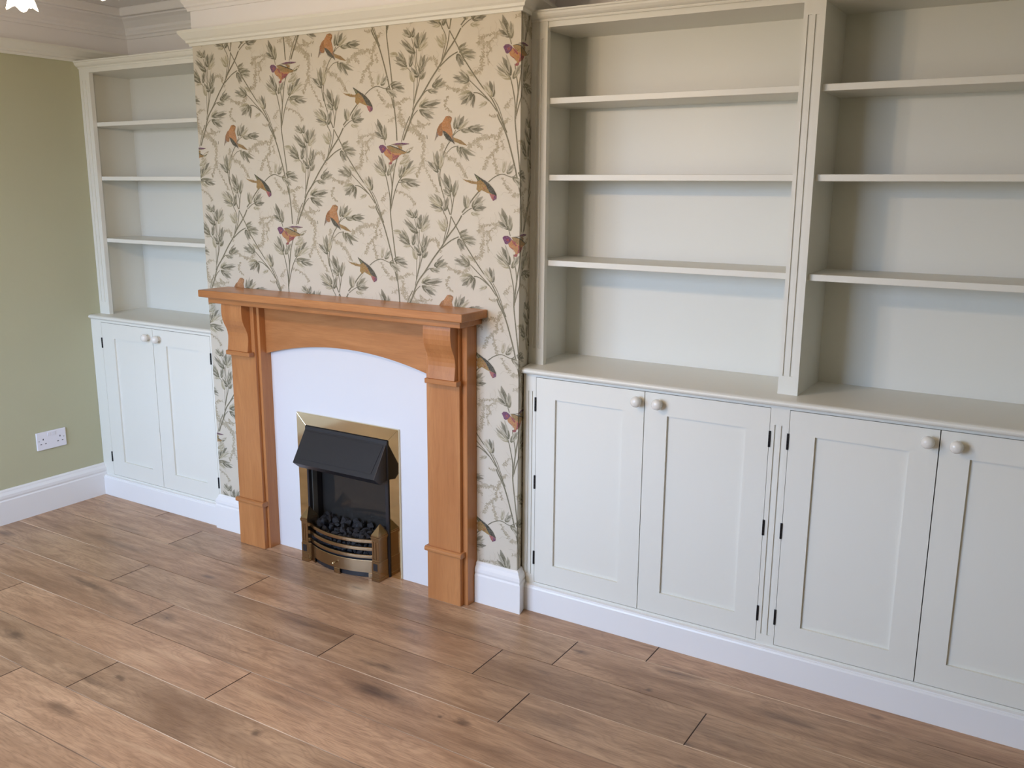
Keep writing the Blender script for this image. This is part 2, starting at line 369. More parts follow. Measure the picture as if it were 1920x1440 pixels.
# ---- printed wallpaper on the breast
WP_STEMS=[(5.12,5.76,[(-494.8,94.7),(-493.0,67.2),(-485.9,12.1),(-474.0,-83.8),(-467.6,-152.4),(-460.7,-216.3),(-457.3,-278.1)]),(5.76,6.4,[(-562.8,104.1),(-556.6,88.8),(-527.4,37.9),(-497.3,-53.3),(-482.8,-109.2),(-468.4,-165.2)]),(4.48,3.2,[(-397.7,416.4),(-416.8,384.7),(-437.4,331.2)]),(4.48,6.4,[(-454.5,281.7),(-469.2,243.7),(-479.4,195.3),(-488.7,134.1),(-493.5,87.2)]),(3.84,4.48,[(-496.4,259.7),(-492.9,232.7),(-485.4,195.6),(-483.9,163.6)]),(3.84,5.12,[(-512.0,213.9),(-503.4,181.6),(-494.9,136.8),(-494.6,87.2)]),(3.84,4.48,[(-397.9,240.2),(-441.7,205.9),(-460.9,179.9),(-475.5,146.0),(-490.4,97.0)]),(3.84,3.2,[(-418.2,190.3),(-453.3,189.3)]),(4.48,3.84,[(-223.8,329.5),(-235.9,316.4),(-248.3,296.1),(-257.6,275.6),(-269.1,243.3)]),(3.84,5.12,[(-265.8,243.1),(-270.8,210.2),(-265.8,176.8),(-251.3,133.4),(-239.3,106.7),(-227.3,80.1)]),(4.48,5.12,[(-224.2,75.2),(-211.9,55.8),(-187.4,16.9),(-169.1,-14.5),(-122.8,-74.9),(-88.9,-115.7),(-55.1,-151.6),(-31.0,-192.1),(-10.2,-232.6),(4.7,-261.2)]),(3.2,4.48,[(-142.8,-89.3),(-105.2,-120.6),(-64.8,-156.5),(-34.2,-192.2)]),(3.84,4.48,[(-128.1,-129.1),(-112.0,-130.3),(-93.0,-138.6),(-64.8,-157.7)]),(2.56,2.56,[(-48.6,-149.1),(-30.5,-175.3),(-15.8,-208.7),(-4.1,-239.7)]),(3.2,3.84,[(-278.4,224.8),(-273.4,191.4),(-269.1,176.9)]),(2.56,3.2,[(-238.7,290.9),(-216.7,307.1),(-190.5,312.4)]),(3.84,3.2,[(-214.9,345.2),(-201.1,364.9)]),(3.2,2.56,[(-211.6,347.2),(-194.9,359.9),(-178.5,365.2),(-146.5,369.1)]),(3.2,3.84,[(-225.9,146.7),(-219.2,113.2),(-224.0,80.0)]),(3.2,3.2,[(-210.6,141.4),(-215.9,113.1),(-223.2,82.4)]),(5.12,5.76,[(-104.0,163.2),(-127.1,140.8),(-147.3,118.0),(-177.7,88.2)]),(3.2,3.84,[(-131.7,105.8),(-151.4,97.0),(-174.8,81.0)]),(5.76,7.04,[(-178.1,78.8),(-202.6,43.6),(-241.0,0.9),(-269.7,-37.7),(-302.1,-74.3),(-342.6,-126.4),(-376.2,-166.8),(-400.5,-222.9),(-416.3,-251.3),(-428.5,-277.3)]),(3.84,5.12,[(-224.2,75.2),(-232.9,32.2),(-251.6,-11.1),(-273.3,-42.5)]),(3.2,3.84,[(-250.5,80.7),(-238.6,51.6),(-250.7,8.3),(-258.8,-20.7)]),(4.48,5.12,[(-191.2,5.0),(-224.8,-9.0),(-266.3,-37.7)]),(3.84,3.2,[(-68.3,191.8),(-42.7,208.9),(-11.6,217.7),(24.7,208.0),(43.2,218.4)]),(2.56,3.2,[(-384.1,62.2),(-374.2,22.6),(-369.4,-14.5),(-364.6,-54.2),(-363.1,-89.0),(-376.4,-139.1),(-385.5,-177.0)]),(2.56,3.84,[(-363.7,24.9),(-364.2,-14.5),(-355.2,-39.4),(-351.6,-69.1),(-364.2,-109.0),(-379.0,-154.2)]),(3.2,1.92,[(-410.5,-31.4),(-393.7,-44.0),(-377.9,-74.0),(-381.3,-164.3)]),(3.2,3.84,[(-300.4,-108.9),(-324.7,-113.9),(-342.7,-128.9)]),(3.2,4.48,[(-362.7,-176.7),(-383.0,-194.7),(-400.6,-225.5)]),(2.56,3.2,[(-323.8,-261.9),(-322.7,-274.6)]),(3.84,4.48,[(-259.7,97.7),(-252.2,80.7)]),(3.2,3.2,[(-517.5,343.5),(-510.1,321.2)])]
WP_LEAVES=[(-525.5,356.1,-544.7,413.0,20.4,0),(-517.5,343.5,-558.7,368.0,14.3,0),(-510.7,338.2,-514.2,391.5,14.3,1),(-513.1,223.8,-544.8,284.2,20.4,0),(-512.0,213.9,-566.5,258.4,15.3,1),(-515.5,214.1,-564.4,236.1,11.9,2),(-503.1,213.5,-470.0,258.3,15.3,1),(-448.7,206.2,-437.3,249.4,14.3,1),(-432.2,217.6,-384.4,265.9,18.7,0),(-434.4,210.5,-370.2,243.6,13.6,2),(-444.1,196.3,-369.3,199.1,12.9,1),(-418.2,190.3,-356.8,179.3,15.3,0),(-442.9,186.5,-398.7,167.7,11.9,2),(-279.4,236.7,-280.3,298.0,23.8,1),(-274.6,234.1,-247.4,282.1,18.7,0),(-276.7,224.7,-323.3,262.7,15.3,0),(-269.5,236.2,-256.9,289.6,13.6,2),(-205.8,367.6,-202.9,408.6,12.9,1),(-196.1,368.0,-167.0,410.5,19.7,0),(-188.1,367.5,-145.5,392.9,10.2,2),(-178.6,363.4,-127.6,365.5,13.6,1),(-149.7,368.2,-86.9,364.9,18.7,0),(-195.5,310.4,-174.6,272.8,10.9,1),(-184.3,308.6,-146.2,262.0,13.6,0),(-177.8,308.2,-120.1,277.8,11.9,1),(-223.8,156.1,-252.0,221.2,25.5,0),(-224.3,145.5,-258.0,167.0,15.3,1),(-211.3,141.5,-202.2,197.7,16.3,1),(-264.2,107.5,-314.6,140.4,17.7,0),(-260.8,109.8,-297.2,151.8,14.3,1),(-259.7,97.7,-312.6,115.0,14.3,0),(-251.6,92.7,-237.6,142.4,15.3,0),(-265.9,107.5,-324.5,145.5,10.2,2),(-261.5,95.4,-296.8,94.0,8.5,2),(-156.0,103.0,-169.3,147.0,15.3,1),(-152.7,104.1,-149.6,141.6,10.2,2),(-134.9,108.2,-90.5,144.1,18.7,1),(-131.8,103.4,-76.0,108.7,17.0,0),(-138.9,87.2,-100.7,83.7,11.9,2),(-539.2,-83.7,-533.0,-45.5,11.9,2),(-524.8,-86.3,-499.2,-54.6,15.3,1),(-481.4,-86.3,-431.3,-85.2,12.9,1),(-478.1,-91.4,-418.3,-104.0,16.3,0),(-502.0,-99.0,-453.7,-130.7,16.3,1),(-387.3,65.9,-420.6,92.6,17.0,1),(-380.5,64.5,-375.2,96.2,11.9,0),(-361.8,27.3,-353.8,78.6,22.1,0),(-356.7,26.0,-321.4,77.7,18.7,1),(-355.4,18.6,-316.2,46.0,13.6,2),(-369.6,11.5,-429.6,59.5,17.7,0),(-409.9,-21.4,-457.5,9.1,19.7,0),(-413.0,-13.9,-444.3,21.4,12.9,1),(-446.7,11.4,-485.5,18.3,12.9,2),(-406.8,-29.0,-457.3,-15.9,12.9,0),(-393.0,-31.6,-382.7,14.1,14.3,0),(-356.6,-65.4,-387.8,-32.9,17.7,0),(-376.6,-81.5,-397.2,-44.0,17.0,2),(-349.2,-56.8,-328.0,4.7,20.4,0),(-351.0,-39.4,-348.6,-14.7,11.9,1),(-350.8,-72.9,-325.5,-50.7,12.9,1),(-403.6,-34.0,-439.1,-38.6,8.2,2),(-250.0,22.8,-278.2,62.1,15.3,2),(-242.8,32.4,-256.2,66.4,12.9,2),(-187.6,12.1,-155.7,33.1,12.9,1),(-184.6,4.9,-116.8,-3.3,16.3,1),(-175.2,-4.8,-122.3,-20.4,14.3,1),(-193.1,-2.2,-166.8,-38.6,18.7,0),(-298.3,-101.5,-254.7,-75.7,17.0,0),(-290.1,-107.6,-236.9,-89.2,14.3,1),(-316.1,-113.9,-273.7,-120.0,11.9,1),(-355.2,-166.6,-315.8,-141.2,13.6,2),(-349.8,-164.0,-263.6,-155.8,17.7,0),(-355.7,-176.7,-292.5,-188.4,12.9,1),(-352.4,-179.1,-295.1,-206.5,17.0,0),(-144.4,-89.3,-211.3,-75.8,17.0,0),(-145.9,-84.5,-187.4,-58.9,14.3,1),(-149.5,-92.9,-191.9,-86.8,10.2,1),(-132.5,-74.9,-154.5,-55.5,10.2,2),(-137.8,-126.8,-190.7,-135.6,11.9,2),(-134.6,-128.0,-178.7,-164.8,20.4,0),(-127.6,-132.8,-130.1,-177.7,14.3,0),(-138.0,-130.4,-181.4,-150.2,9.5,1),(-49.1,-145.5,-63.3,-94.2,18.7,0),(-53.2,-144.4,-88.6,-106.1,13.6,2),(-74.5,-161.4,-107.1,-171.4,10.2,2),(102.3,-61.8,127.0,-29.7,13.6,2),(84.4,-52.4,127.2,-20.6,12.2,2)]
WP_POLYS=[((0.32,0.2,0.07),[(-211.9,341.5),(-180.0,331.3),(-152.1,311.9),(-180.6,317.6),(-206.0,327.2)]),((0.24,0.18,0.13),[(-279.2,371.5),(-283.4,354.4),(-290.6,330.3),(-276.3,349.2),(-268.9,346.4),(-262.6,373.9)]),((0.34,0.145,0.045),[(-258.4,392.1),(-268.5,385.9),(-279.2,370.4),(-279.8,358.8),(-273.7,350.2),(-264.0,345.6),(-257.8,350.3),(-255.8,364.1),(-252.3,382.4)]),((0.46,0.21,0.075),[(-246.9,405.1),(-242.7,410.5),(-228.0,412.4),(-216.9,406.3),(-218.3,398.3),(-223.4,387.2),(-217.2,366.1),(-213.8,349.7),(-212.0,338.0),(-220.4,331.6),(-234.6,341.8),(-250.3,356.8),(-259.3,373.6),(-257.7,392.0)]),((0.34,0.145,0.045),[(-225.5,396.6),(-217.1,402.8),(-219.1,395.0),(-224.4,385.0),(-229.1,389.9)]),((0.34,0.145,0.045),[(-242.7,410.5),(-228.0,412.4),(-216.9,406.3),(-218.7,402.5),(-233.2,406.4)]),((0.05,0.05,0.035),[(-256.4,365.3),(-245.2,361.1),(-230.9,350.8),(-218.5,338.5),(-210.9,327.6),(-205.8,317.3),(-215.9,325.6),(-228.7,330.3),(-241.4,337.6),(-250.6,349.8)]),((0.24,0.18,0.13),[(-219.7,347.8),(-212.2,347.3),(-208.5,330.9),(-206.4,319.2),(-211.9,327.6)]),((0.24,0.18,0.13),[(43.6,14.8),(71.1,19.8),(98.2,20.0),(128.0,17.9),(128.6,15.6),(101.0,11.5),(73.9,10.1),(58.8,12.7)]),((0.15,0.04,0.12),[(55.8,17.3),(71.1,19.8),(98.2,20.5),(128.6,17.6),(116.0,14.9),(86.1,15.4),(70.9,14.3)]),((0.32,0.2,0.07),[(70.9,12.5),(96.4,7.4),(94.7,-1.7),(82.7,0.7)]),((0.32,0.2,0.07),[(25.1,10.5),(43.5,12.9),(79.7,1.7),(119.0,-13.6),(100.3,-19.1),(85.2,-18.2),(55.0,-15.0),(36.9,-5.5)]),((0.05,0.05,0.035),[(28.2,11.3),(43.5,13.4),(79.7,2.6),(112.5,-9.8),(108.0,-10.7),(76.6,-0.5),(43.4,10.2)]),((0.16,0.17,0.075),[(112.4,-14.6),(137.9,-5.1),(133.4,-9.2),(118.4,-14.9)]),((0.46,0.21,0.075),[(11.5,-9.8),(27.9,2.8),(48.9,-12.6),(85.3,-15.4),(94.3,-18.3),(82.1,-23.5),(63.6,-36.0),(48.0,-45.2),(44.7,-54.0),(34.3,-53.2),(42.0,-41.6),(33.2,-29.2),(16.5,-21.1)]),((0.3,0.06,0.075),[(50.4,-15.0),(63.9,-22.1),(82.1,-21.2),(82.0,-25.8),(66.6,-36.5),(48.2,-41.0),(53.1,-28.9)]),((0.3,0.06,0.075),[(24.9,4.0),(33.9,-3.1),(47.3,-16.1),(42.6,-19.5),(30.7,-7.7)]),((0.3,0.06,0.075),[(16.5,-21.1),(27.1,-25.2),(36.1,-33.4),(30.1,-29.9)]),((0.3,0.06,0.075),[(37.3,-46.2),(49.6,-44.0),(47.9,-52.2),(35.5,-53.9)]),((0.15,0.04,0.12),[(-10.5,8.0),(-2.6,14.9),(9.8,15.4),(21.9,8.7),(24.9,2.8),(20.0,-5.3),(7.4,-14.0),(-0.3,-12.0),(-4.7,-2.6)]),((0.3,0.06,0.075),[(3.2,2.0),(12.6,6.5),(17.1,-0.6),(9.2,-6.3)]),((0.32,0.2,0.07),[(-175.0,203.1),(-161.6,199.4),(-134.5,195.2),(-109.2,192.4),(-111.1,183.9),(-138.1,186.7),(-163.4,196.0)]),((0.34,0.205,0.06),[(-113.8,194.9),(-96.2,202.2),(-74.7,187.4),(-62.9,166.2),(-54.1,150.8),(-72.7,156.2),(-94.4,165.1),(-104.1,160.9),(-116.5,167.2),(-114.4,179.9)]),((0.05,0.05,0.035),[(-126.2,220.3),(-114.7,214.7),(-89.9,200.8),(-68.4,189.5),(-47.2,170.2),(-35.4,151.3),(-35.0,144.4),(-49.4,150.7),(-63.2,158.1),(-78.0,181.8),(-99.4,200.1),(-110.7,194.8)]),((0.34,0.205,0.06),[(-98.0,196.5),(-85.6,190.2),(-70.7,168.8),(-74.0,163.2),(-87.6,178.8)]),((0.16,0.17,0.075),[(-121.0,215.0),(-111.7,209.9),(-102.6,200.2),(-108.4,195.9)]),((0.34,0.145,0.045),[(-93.8,181.3),(-81.5,173.9),(-75.5,164.4),(-87.9,169.5)]),((0.34,0.205,0.06),[(-113.3,168.2),(-97.6,165.3),(-102.6,158.5),(-110.4,161.1)]),((0.4,0.11,0.11),[(-63.4,151.9),(-47.8,151.8),(-35.6,145.5),(-37.4,136.4),(-48.6,129.8),(-56.0,139.4)]),((0.15,0.04,0.12),[(-44.8,148.2),(-34.1,144.3),(-35.9,136.3),(-49.2,129.4),(-46.7,137.9)])]
WP_GARL=[(1.0,[(-449.3,417.9),(-433.7,390.6),(-407.1,374.5),(-367.1,357.6),(-341.4,332.3),(-339.9,299.2),(-344.6,275.7),(-356.9,238.2),(-375.3,215.0)]),(0.6,[(-337.8,275.3),(-336.0,246.7),(-314.5,207.5),(-289.2,175.4),(-280.2,155.9)]),(0.6,[(-398.4,404.7),(-379.6,377.4),(-360.3,357.2)]),(0.9,[(-149.0,308.7),(-135.8,319.3),(-94.1,339.4),(-69.1,342.2),(-25.9,343.8),(-12.7,374.2),(6.2,395.0)]),(0.8,[(-29.4,330.6),(-33.5,299.3),(-58.8,282.7),(-75.1,260.9),(-82.4,233.8)]),(0.8,[(-46.6,277.5),(-41.5,245.4),(-30.0,219.7)]),(0.6,[(-14.2,327.3),(-8.9,302.3)]),(0.6,[(-103.6,337.8),(-107.5,317.5),(-95.5,303.1)]),(0.7,[(-15.1,205.4),(5.7,181.6),(17.2,160.7)]),(0.8,[(-253.4,294.1),(-231.3,274.1),(-202.4,264.4)]),(0.9,[(-196.2,258.2),(-177.7,238.6),(-159.6,209.8)]),(0.8,[(-255.4,319.9),(-263.0,299.3)]),(0.4,[(-285.7,-20.4),(-266.9,-49.9)]),(0.9,[(-503.9,-155.3),(-467.6,-152.4),(-445.7,-147.2),(-398.9,-134.2)]),(1.0,[(-446.5,-159.9),(-434.4,-195.4),(-404.5,-230.6),(-366.6,-247.7),(-333.2,-274.8)]),(0.7,[(-489.4,-211.6),(-455.6,-190.6)]),(0.5,[(-383.2,-230.2),(-355.0,-227.1),(-338.1,-236.9)]),(0.8,[(-109.1,29.8),(-71.0,26.7),(-16.8,55.9)]),(1.0,[(-87.1,19.9),(-91.9,-22.6),(-99.5,-55.9),(-129.1,-70.1)]),(1.0,[(-74.1,29.1),(-56.0,5.2)]),(0.7,[(-72.0,0.8),(-70.1,-37.1)]),(0.6,[(-105.2,48.6),(-86.6,34.0)]),(0.8,[(-249.1,-99.0),(-212.9,-111.2),(-176.7,-116.0),(-149.6,-96.5)]),(0.5,[(-237.4,-135.8),(-245.4,-163.0),(-222.8,-182.5)]),(0.5,[(-63.3,-207.1),(-25.0,-201.6)]),(0.6,[(-319.2,-10.2),(-291.9,-8.1),(-275.8,-25.4)]),(0.7,[(-465.8,158.0),(-420.7,149.0),(-394.1,128.5),(-381.1,113.5)]),(0.6,[(-508.9,152.2),(-532.5,123.2)]),(0.4,[(-383.4,311.2),(-418.9,294.2),(-427.5,265.8)]),(0.5,[(-311.5,389.0),(-345.1,386.7),(-364.5,402.2)]),(0.6,[(-92.4,48.3),(-48.1,52.0),(-22.8,60.7)]),(0.6,[(141.3,83.8),(161.5,65.2),(193.1,37.4)])]

LATX, LATZ1, LATZ = .5305, -.3065, .6125
AX, AZ = -.587, 1.648
BG = (.625, .575, .475)
def wallpaper():
    rr = random.Random(11)
    seq = [0.0]
    prim = []      # (layer, [(u,z)...], [col...]) convex-ish pieces in tile metres
    def quadstrip(pl, wl, layer, cc, ce):
        pts = [Vector(p) for p in pl]; n = len(pts); L = []; C = []; R_ = []
        for i, p in enumerate(pts):
            d = (pts[min(i+1, n-1)]-pts[max(i-1, 0)]); d = d.normalized() if d.length > 1e-9 else Vector((0, 1))
            nn = Vector((-d.y, d.x))*wl[i]*.5; L.append(tuple(p+nn)); C.append(tuple(p)); R_.append(tuple(p-nn))
        seq[0] += 2e-7 if layer < 2 else 1.5e-6
        layer = seq[0]
        for i in range(n-1):
            prim.append((layer, [C[i], C[i+1], L[i+1], L[i]], [cc[i], cc[i+1], ce[i+1], ce[i]]))
            prim.append((layer, [R_[i], R_[i+1], C[i+1], C[i]], [ce[i], ce[i+1], cc[i+1], cc[i]]))
    def mixc(a, b, t): return tuple(a[i]*(1-t)+b[i]*t for i in range(3))
    STEM = (.095, .088, .052); PALE = (.30, .24, .13)
    for s, pts in WP_GARL:
        pl = smooth_path([(x/1000, z/1000) for x, z in pts], 6); n = len(pl)
        pl = [(x+rr.uniform(-1, 1)*.0012, z+rr.uniform(-1, 1)*.0012) for x, z in pl]
        c = mixc(PALE, BG, .25+.25*(1-s)); quadstrip(pl, [.0030*s]*n, 0, [c]*n, [mixc(c, BG, .45)]*n)
        for i in range(n-1):
            for k in range(5 if s > .7 else 3):
                t = rr.random(); px = pl[i][0]*(1-t)+pl[i+1][0]*t; pz = pl[i][1]*(1-t)+pl[i+1][1]*t
                a = rr.uniform(0, 2*math.pi); ln = rr.uniform(.004, .013)*(.6+.6*s); q = (px+math.cos(a)*ln, pz+math.sin(a)*ln*.9-.002)
                b = ((px+q[0])/2+rr.uniform(-.002, .002), (pz+q[1])/2+rr.uniform(-.002, .002))
                cb = mixc(mixc(PALE, (.24, .195, .10), rr.random()*.8), BG, rr.uniform(.1, .45))
                quadstrip([(px, pz), b, q], [.0008, rr.uniform(.0032, .0066), .0004], 1, [cb]*3, [mixc(cb, BG, .35)]*3)
        # faint trailing curls in the ground
        if s > .55:
            for k in range(3):
                i = rr.randrange(n); x, z = pl[i]; a = rr.uniform(0, 6.28); cur = [(x, z)]
                for q in range(7):
                    a += rr.uniform(-.9, .9); x += math.cos(a)*.006; z += math.sin(a)*.006; cur.append((x, z))
                cf = mixc(PALE, BG, .6); quadstrip(cur, [.0013]*8, 0, [cf]*8, [mixc(cf, BG, .5)]*8)
    for w0, w1, pts in WP_STEMS:
        pl = smooth_path([(x/1000, z/1000) for x, z in pts], 4); n = len(pl)
        wl = [(w0+(w1-w0)*i/(n-1))/1000*.92 for i in range(n)]
        quadstrip(pl, wl, 2, [mixc(STEM, (.22, .20, .12), .3*rr.random()) for _ in pl], [mixc(STEM, (.38, .34, .23), .5)]*n)
    tones = {0: ((.062, .060, .030), (.13, .122, .066), .30), 1: ((.095, .09, .05), (.21, .195, .115), .42), 2: ((.27, .24, .14), (.40, .36, .24), .5)}
    for bx, bz, tx, tz, w, tn in WP_LEAVES:
        b = Vector((bx, bz))/1000; t = Vector((tx, tz))/1000; d = t-b; nn = Vector((-d.y, d.x)).normalized(); bend = rr.uniform(-.07, .07)*d.length
        n = 7; pl = []; wl = []; cc = []; ce = []
        dk, ed, tip = tones[tn]
        for i in range(n):
            s = i/(n-1); p = b+d*s+nn*bend*math.sin(math.pi*s); pl.append(tuple(p))
            wl.append(max(.0004, w/1000*1.36*(math.sin(math.pi*min(1, s*.92+.04)**.72)**.95)*(1-.25*s)))
            f = max(0, (s-.45)/.55)
            cc.append(mixc(dk, BG, f*tip*.9+.08*rr.random())); ce.append(mixc(ed, BG, .08+f*tip*1.0))
        quadstrip(pl, wl, 4, cc, ce)
        # loose brush strokes beside the blade
        for k in range(3):
            off = nn*rr.choice((-1, 1))*w/1000*rr.uniform(.35, .6); e = b+d*rr.uniform(.75, 1.08)+off*1.5; mid = b+d*.5+off
            c0 = mixc(ed, BG, rr.uniform(.15, .5)); quadstrip([tuple(b+d*.12), tuple(mid), tuple(e)], [.001, w/1000*.44, .0003], 3, [c0]*3, [mixc(c0, BG, .4)]*3)
    seq[0] += 1e-5
    for col, pts in WP_POLYS:
        p = [(x/1000, z/1000) for x, z in pts]
        ar = sum(p[i][0]*p[(i+1) % len(p)][1]-p[(i+1) % len(p)][0]*p[i][1] for i in range(len(p)))
        if ar < 0: p = p[::-1]
        from mathutils.geometry import tessellate_polygon
        for tri in tessellate_polygon([[Vector((x, z, 0)) for x, z in p]]):
            q = [p[i] for i in tri]
            a2 = (q[1][0]-q[0][0])*(q[2][1]-q[0][1])-(q[2][0]-q[0][0])*(q[1][1]-q[0][1])
            if a2 < 0: q = q[::-1]
            prim.append((seq[0], q, [mixc(col, tuple(c*.55 for c in col), rr.random()*.5) for _ in q]))
        seq[0] += 3e-6
    # plumage flecks
    for col, pts in WP_POLYS:
        xs = [x for x, z in pts]; zs = [z for x, z in pts]
        if (max(xs)-min(xs)) < 22: continue
        cx, cz = sum(xs)/len(xs), sum(zs)/len(zs)
        for k in range(10):
            x = (cx+rr.uniform(-.25, .25)*(max(xs)-min(xs)))/1000; z = (cz+rr.uniform(-.22, .22)*(max(zs)-min(zs)))/1000
            a = rr.uniform(0, 6.28); c = tuple(min(1, v*rr.choice((.45, .6, 1.5))) for v in col)
            quadstrip([(x, z), (x+.004*math.cos(a), z+.004*math.sin(a))], [.0016, .0006], 6, [c]*2, [mixc(c, col, .5)]*2)
    V = []; F = []; CC = []
    def clip(poly, cols, ax, val, sgn):
        out = []; oc = []
        n = len(poly)
        for i in range(n):
            a, b = poly[i], poly[(i+1) % n]; ca, cb = cols[i], cols[(i+1) % n]
            da, db = (a[ax]-val)*sgn, (b[ax]-val)*sgn
            if da >= 0: out.append(a); oc.append(ca)
            if (da > 0 > db) or (da < 0 < db):
                t = da/(da-db); out.append((a[0]+(b[0]-a[0])*t, a[1]+(b[1]-a[1])*t)); oc.append(mixc(ca, cb, t))
        return out, oc
    rdir = Vector((RX, .125)).normalized(); rn = Vector((rdir.y, -rdir.x))
    def reg_front(u, z, h): return (u, -h, z)
    def reg_right(u, z, h): return (rdir.x*u+rn.x*h, rdir.y*u+rn.y*h, z)
    def reg_left(u, z, h): return (XL-h, XL-u, z)
    zb, zt = .150, ZR0+.004
    regs = [(XL, XR, reg_front), (XR, .40, reg_right), (XL-.34, XL, reg_left)]
    # ground sheets
    holes = ((XL, FX0-.02, zb, zt), (FX0-.02, FX1+.02, FZ1+.02, zt), (FX1+.02, XR, zb, zt))
    def sheet(u0, u1, z0, z1, fn):
        o = len(V); V.extend([fn(u0, z0, .0004), fn(u1, z0, .0004), fn(u1, z1, .0004), fn(u0, z1, .0004)]); F.append((o, o+1, o+2, o+3)); CC.extend([BG]*4)
    for h in holes: sheet(h[0], h[1], h[2], h[3], reg_front)
    sheet(XR, .40, zb, zt, reg_right); sheet(XL-.34, XL, zb, zt, reg_left)
    for i in range(-4, 4):
        for j in range(-6, 6):
            ox = AX+i*LATX; oz = AZ+i*LATZ1+j*LATZ
            if ox+.45 < XL-.34 or ox-.45 > .40 or oz+.5 < zb or oz-.5 > zt: continue
            for lay_, pl, cl in prim:
                pg = [(x+ox, z+oz) for x, z in pl]
                us = [q[0] for q in pg]; zs = [q[1] for q in pg]; u0, u1, z0, z1 = min(us), max(us), min(zs), max(zs)
                if z1 < zb or z0 > zt or u1 < XL-.34 or u0 > .40: continue
                if z0 < .55 and u0 > FX0-.05 and u1 < FX1+.05: continue      # behind the fire
                for ra, rb, fn in regs:
                    if u1 <= ra or u0 >= rb: continue
                    P, Cc = pg, cl
                    if u0 < ra: P, Cc = clip(P, Cc, 0, ra, 1)
                    if u1 > rb and len(P) > 2: P, Cc = clip(P, Cc, 0, rb, -1)
                    if z0 < zb and len(P) > 2: P, Cc = clip(P, Cc, 1, zb, 1)
                    if z1 > zt and len(P) > 2: P, Cc = clip(P, Cc, 1, zt, -1)
                    if len(P) < 3: continue
                    h = .00055+lay_; o = len(V)
                    V.extend([fn(a, b, h) for a, b in P]); F.append(tuple(range(o, o+len(P)))); CC.extend(Cc)
    me = bpy.data.meshes.new('wallpaper'); me.from_pydata(V, [], F); me.update()
    at = me.color_attributes.new('Print', 'FLOAT_COLOR', 'POINT')
    flat = []
    for c in CC: flat += [c[0], c[1], c[2], 1.0]
    at.data.foreach_set('color', flat)
    m = mat('printed_wallpaper', BG, .62, spec=.25); t = NT(m)
    an = t.n('ShaderNodeAttribute', attribute_name='Print'); tc = t.n('ShaderNodeTexCoord')
    nz = t.noise(tc.outputs['Object'], 260, 2); n2 = t.noise(tc.outputs['Object'], 9, 3)
    c = t.mix(t.rng(nz.outputs['Fac'], .35, .7, .0, .16), an.outputs['Color'], BG)
    c = t.mix(t.rng(n2.outputs['Fac'], .4, .7, 0, .10), c, (.50, .44, .34))
    t.l(c, t.b.inputs['Base Color'])
    me.materials.append(m)
    o = bpy.data.objects.new('wallpaper', me); COL.objects.link(o); o.parent = wc
    o['label'] = 'cream wallpaper printed with grey-green bamboo leaves and perching orange and purple birds'
    return len(F)
print('wallpaper faces', wallpaper())
# ---- skirting boards
SK = [(0, 0), (.020, 0), (.020, .108), (.0165, .114), (.0185, .122), (.0175, .134), (.010, .146), (.009, .152), (.004, .158), (0, .158)]
C1, C2, U1, U2 = .012, .046, .067, .112
structure(build('baseboard_left', MB().mould([(XW, YF), (XW, C1+.006)], SK), M_TRIM))
structure(build('baseboard_chimney_left', MB().mould([(XL, C1+.004), (XL, 0), (-1.352, 0)], SK), M_TRIM))
structure(build('baseboard_chimney_right', MB().mould([(-.172, 0), (XR, 0), (RX*.3, .04)], SK), M_TRIM))
structure(build('baseboard_right', MB().mould([(1.83, YB), (XE, YB), (XE, YF)], SK), M_TRIM))
structure(build('baseboard_front', MB().mould([(XE, YF), (XW, YF)], SK), M_TRIM))
# ---- picture rails
PRF = [(0, ZR0), (.008, ZR0), (.010, ZR0+.010), (.018, ZR0+.013), (.019, ZR0+.022), (.026, ZR0+.028), (.036, ZR0+.042), (.040, ZR0+.048), (.040, ZR1), (0, ZR1)]
bx2 = RX-(YB-.125)*.24
structure(build('trim_1', MB().mould([(XL, YBL), (XL, 0), (XR, 0), (RX, .125), (bx2, YB)], PRF), M_CREAM))
structure(build('trim_2', MB().mould([(XW, YF), (XW, YBL)], PRF), M_CREAM))
structure(build('trim_3', MB().mould([(XE, YB), (XE, YF)], PRF), M_CREAM))
# ---- coved cornice running round every wall
CV = [(0, 2.200), (.008, 2.200), (.010, 2.212), (.016, 2.216), (.017, 2.224), (.024, 2.234), (.026, 2.246), (.038, 2.258), (.052, 2.270), (.070, 2.279), (.074, 2.285), (.098, 2.285), (.102, 2.290), (.102, HC-.004), (.096, HC+.004), (0, HC+.004)]
structure(build('trim_4', MB().mould([(XW, YF), (XW, YBL), (XL, YBL), (XL, 0), (XR, 0), (RX, .125), (bx2, YB), (XE, YB), (XE, YF), (XW, YF)], CV), M_CEIL))
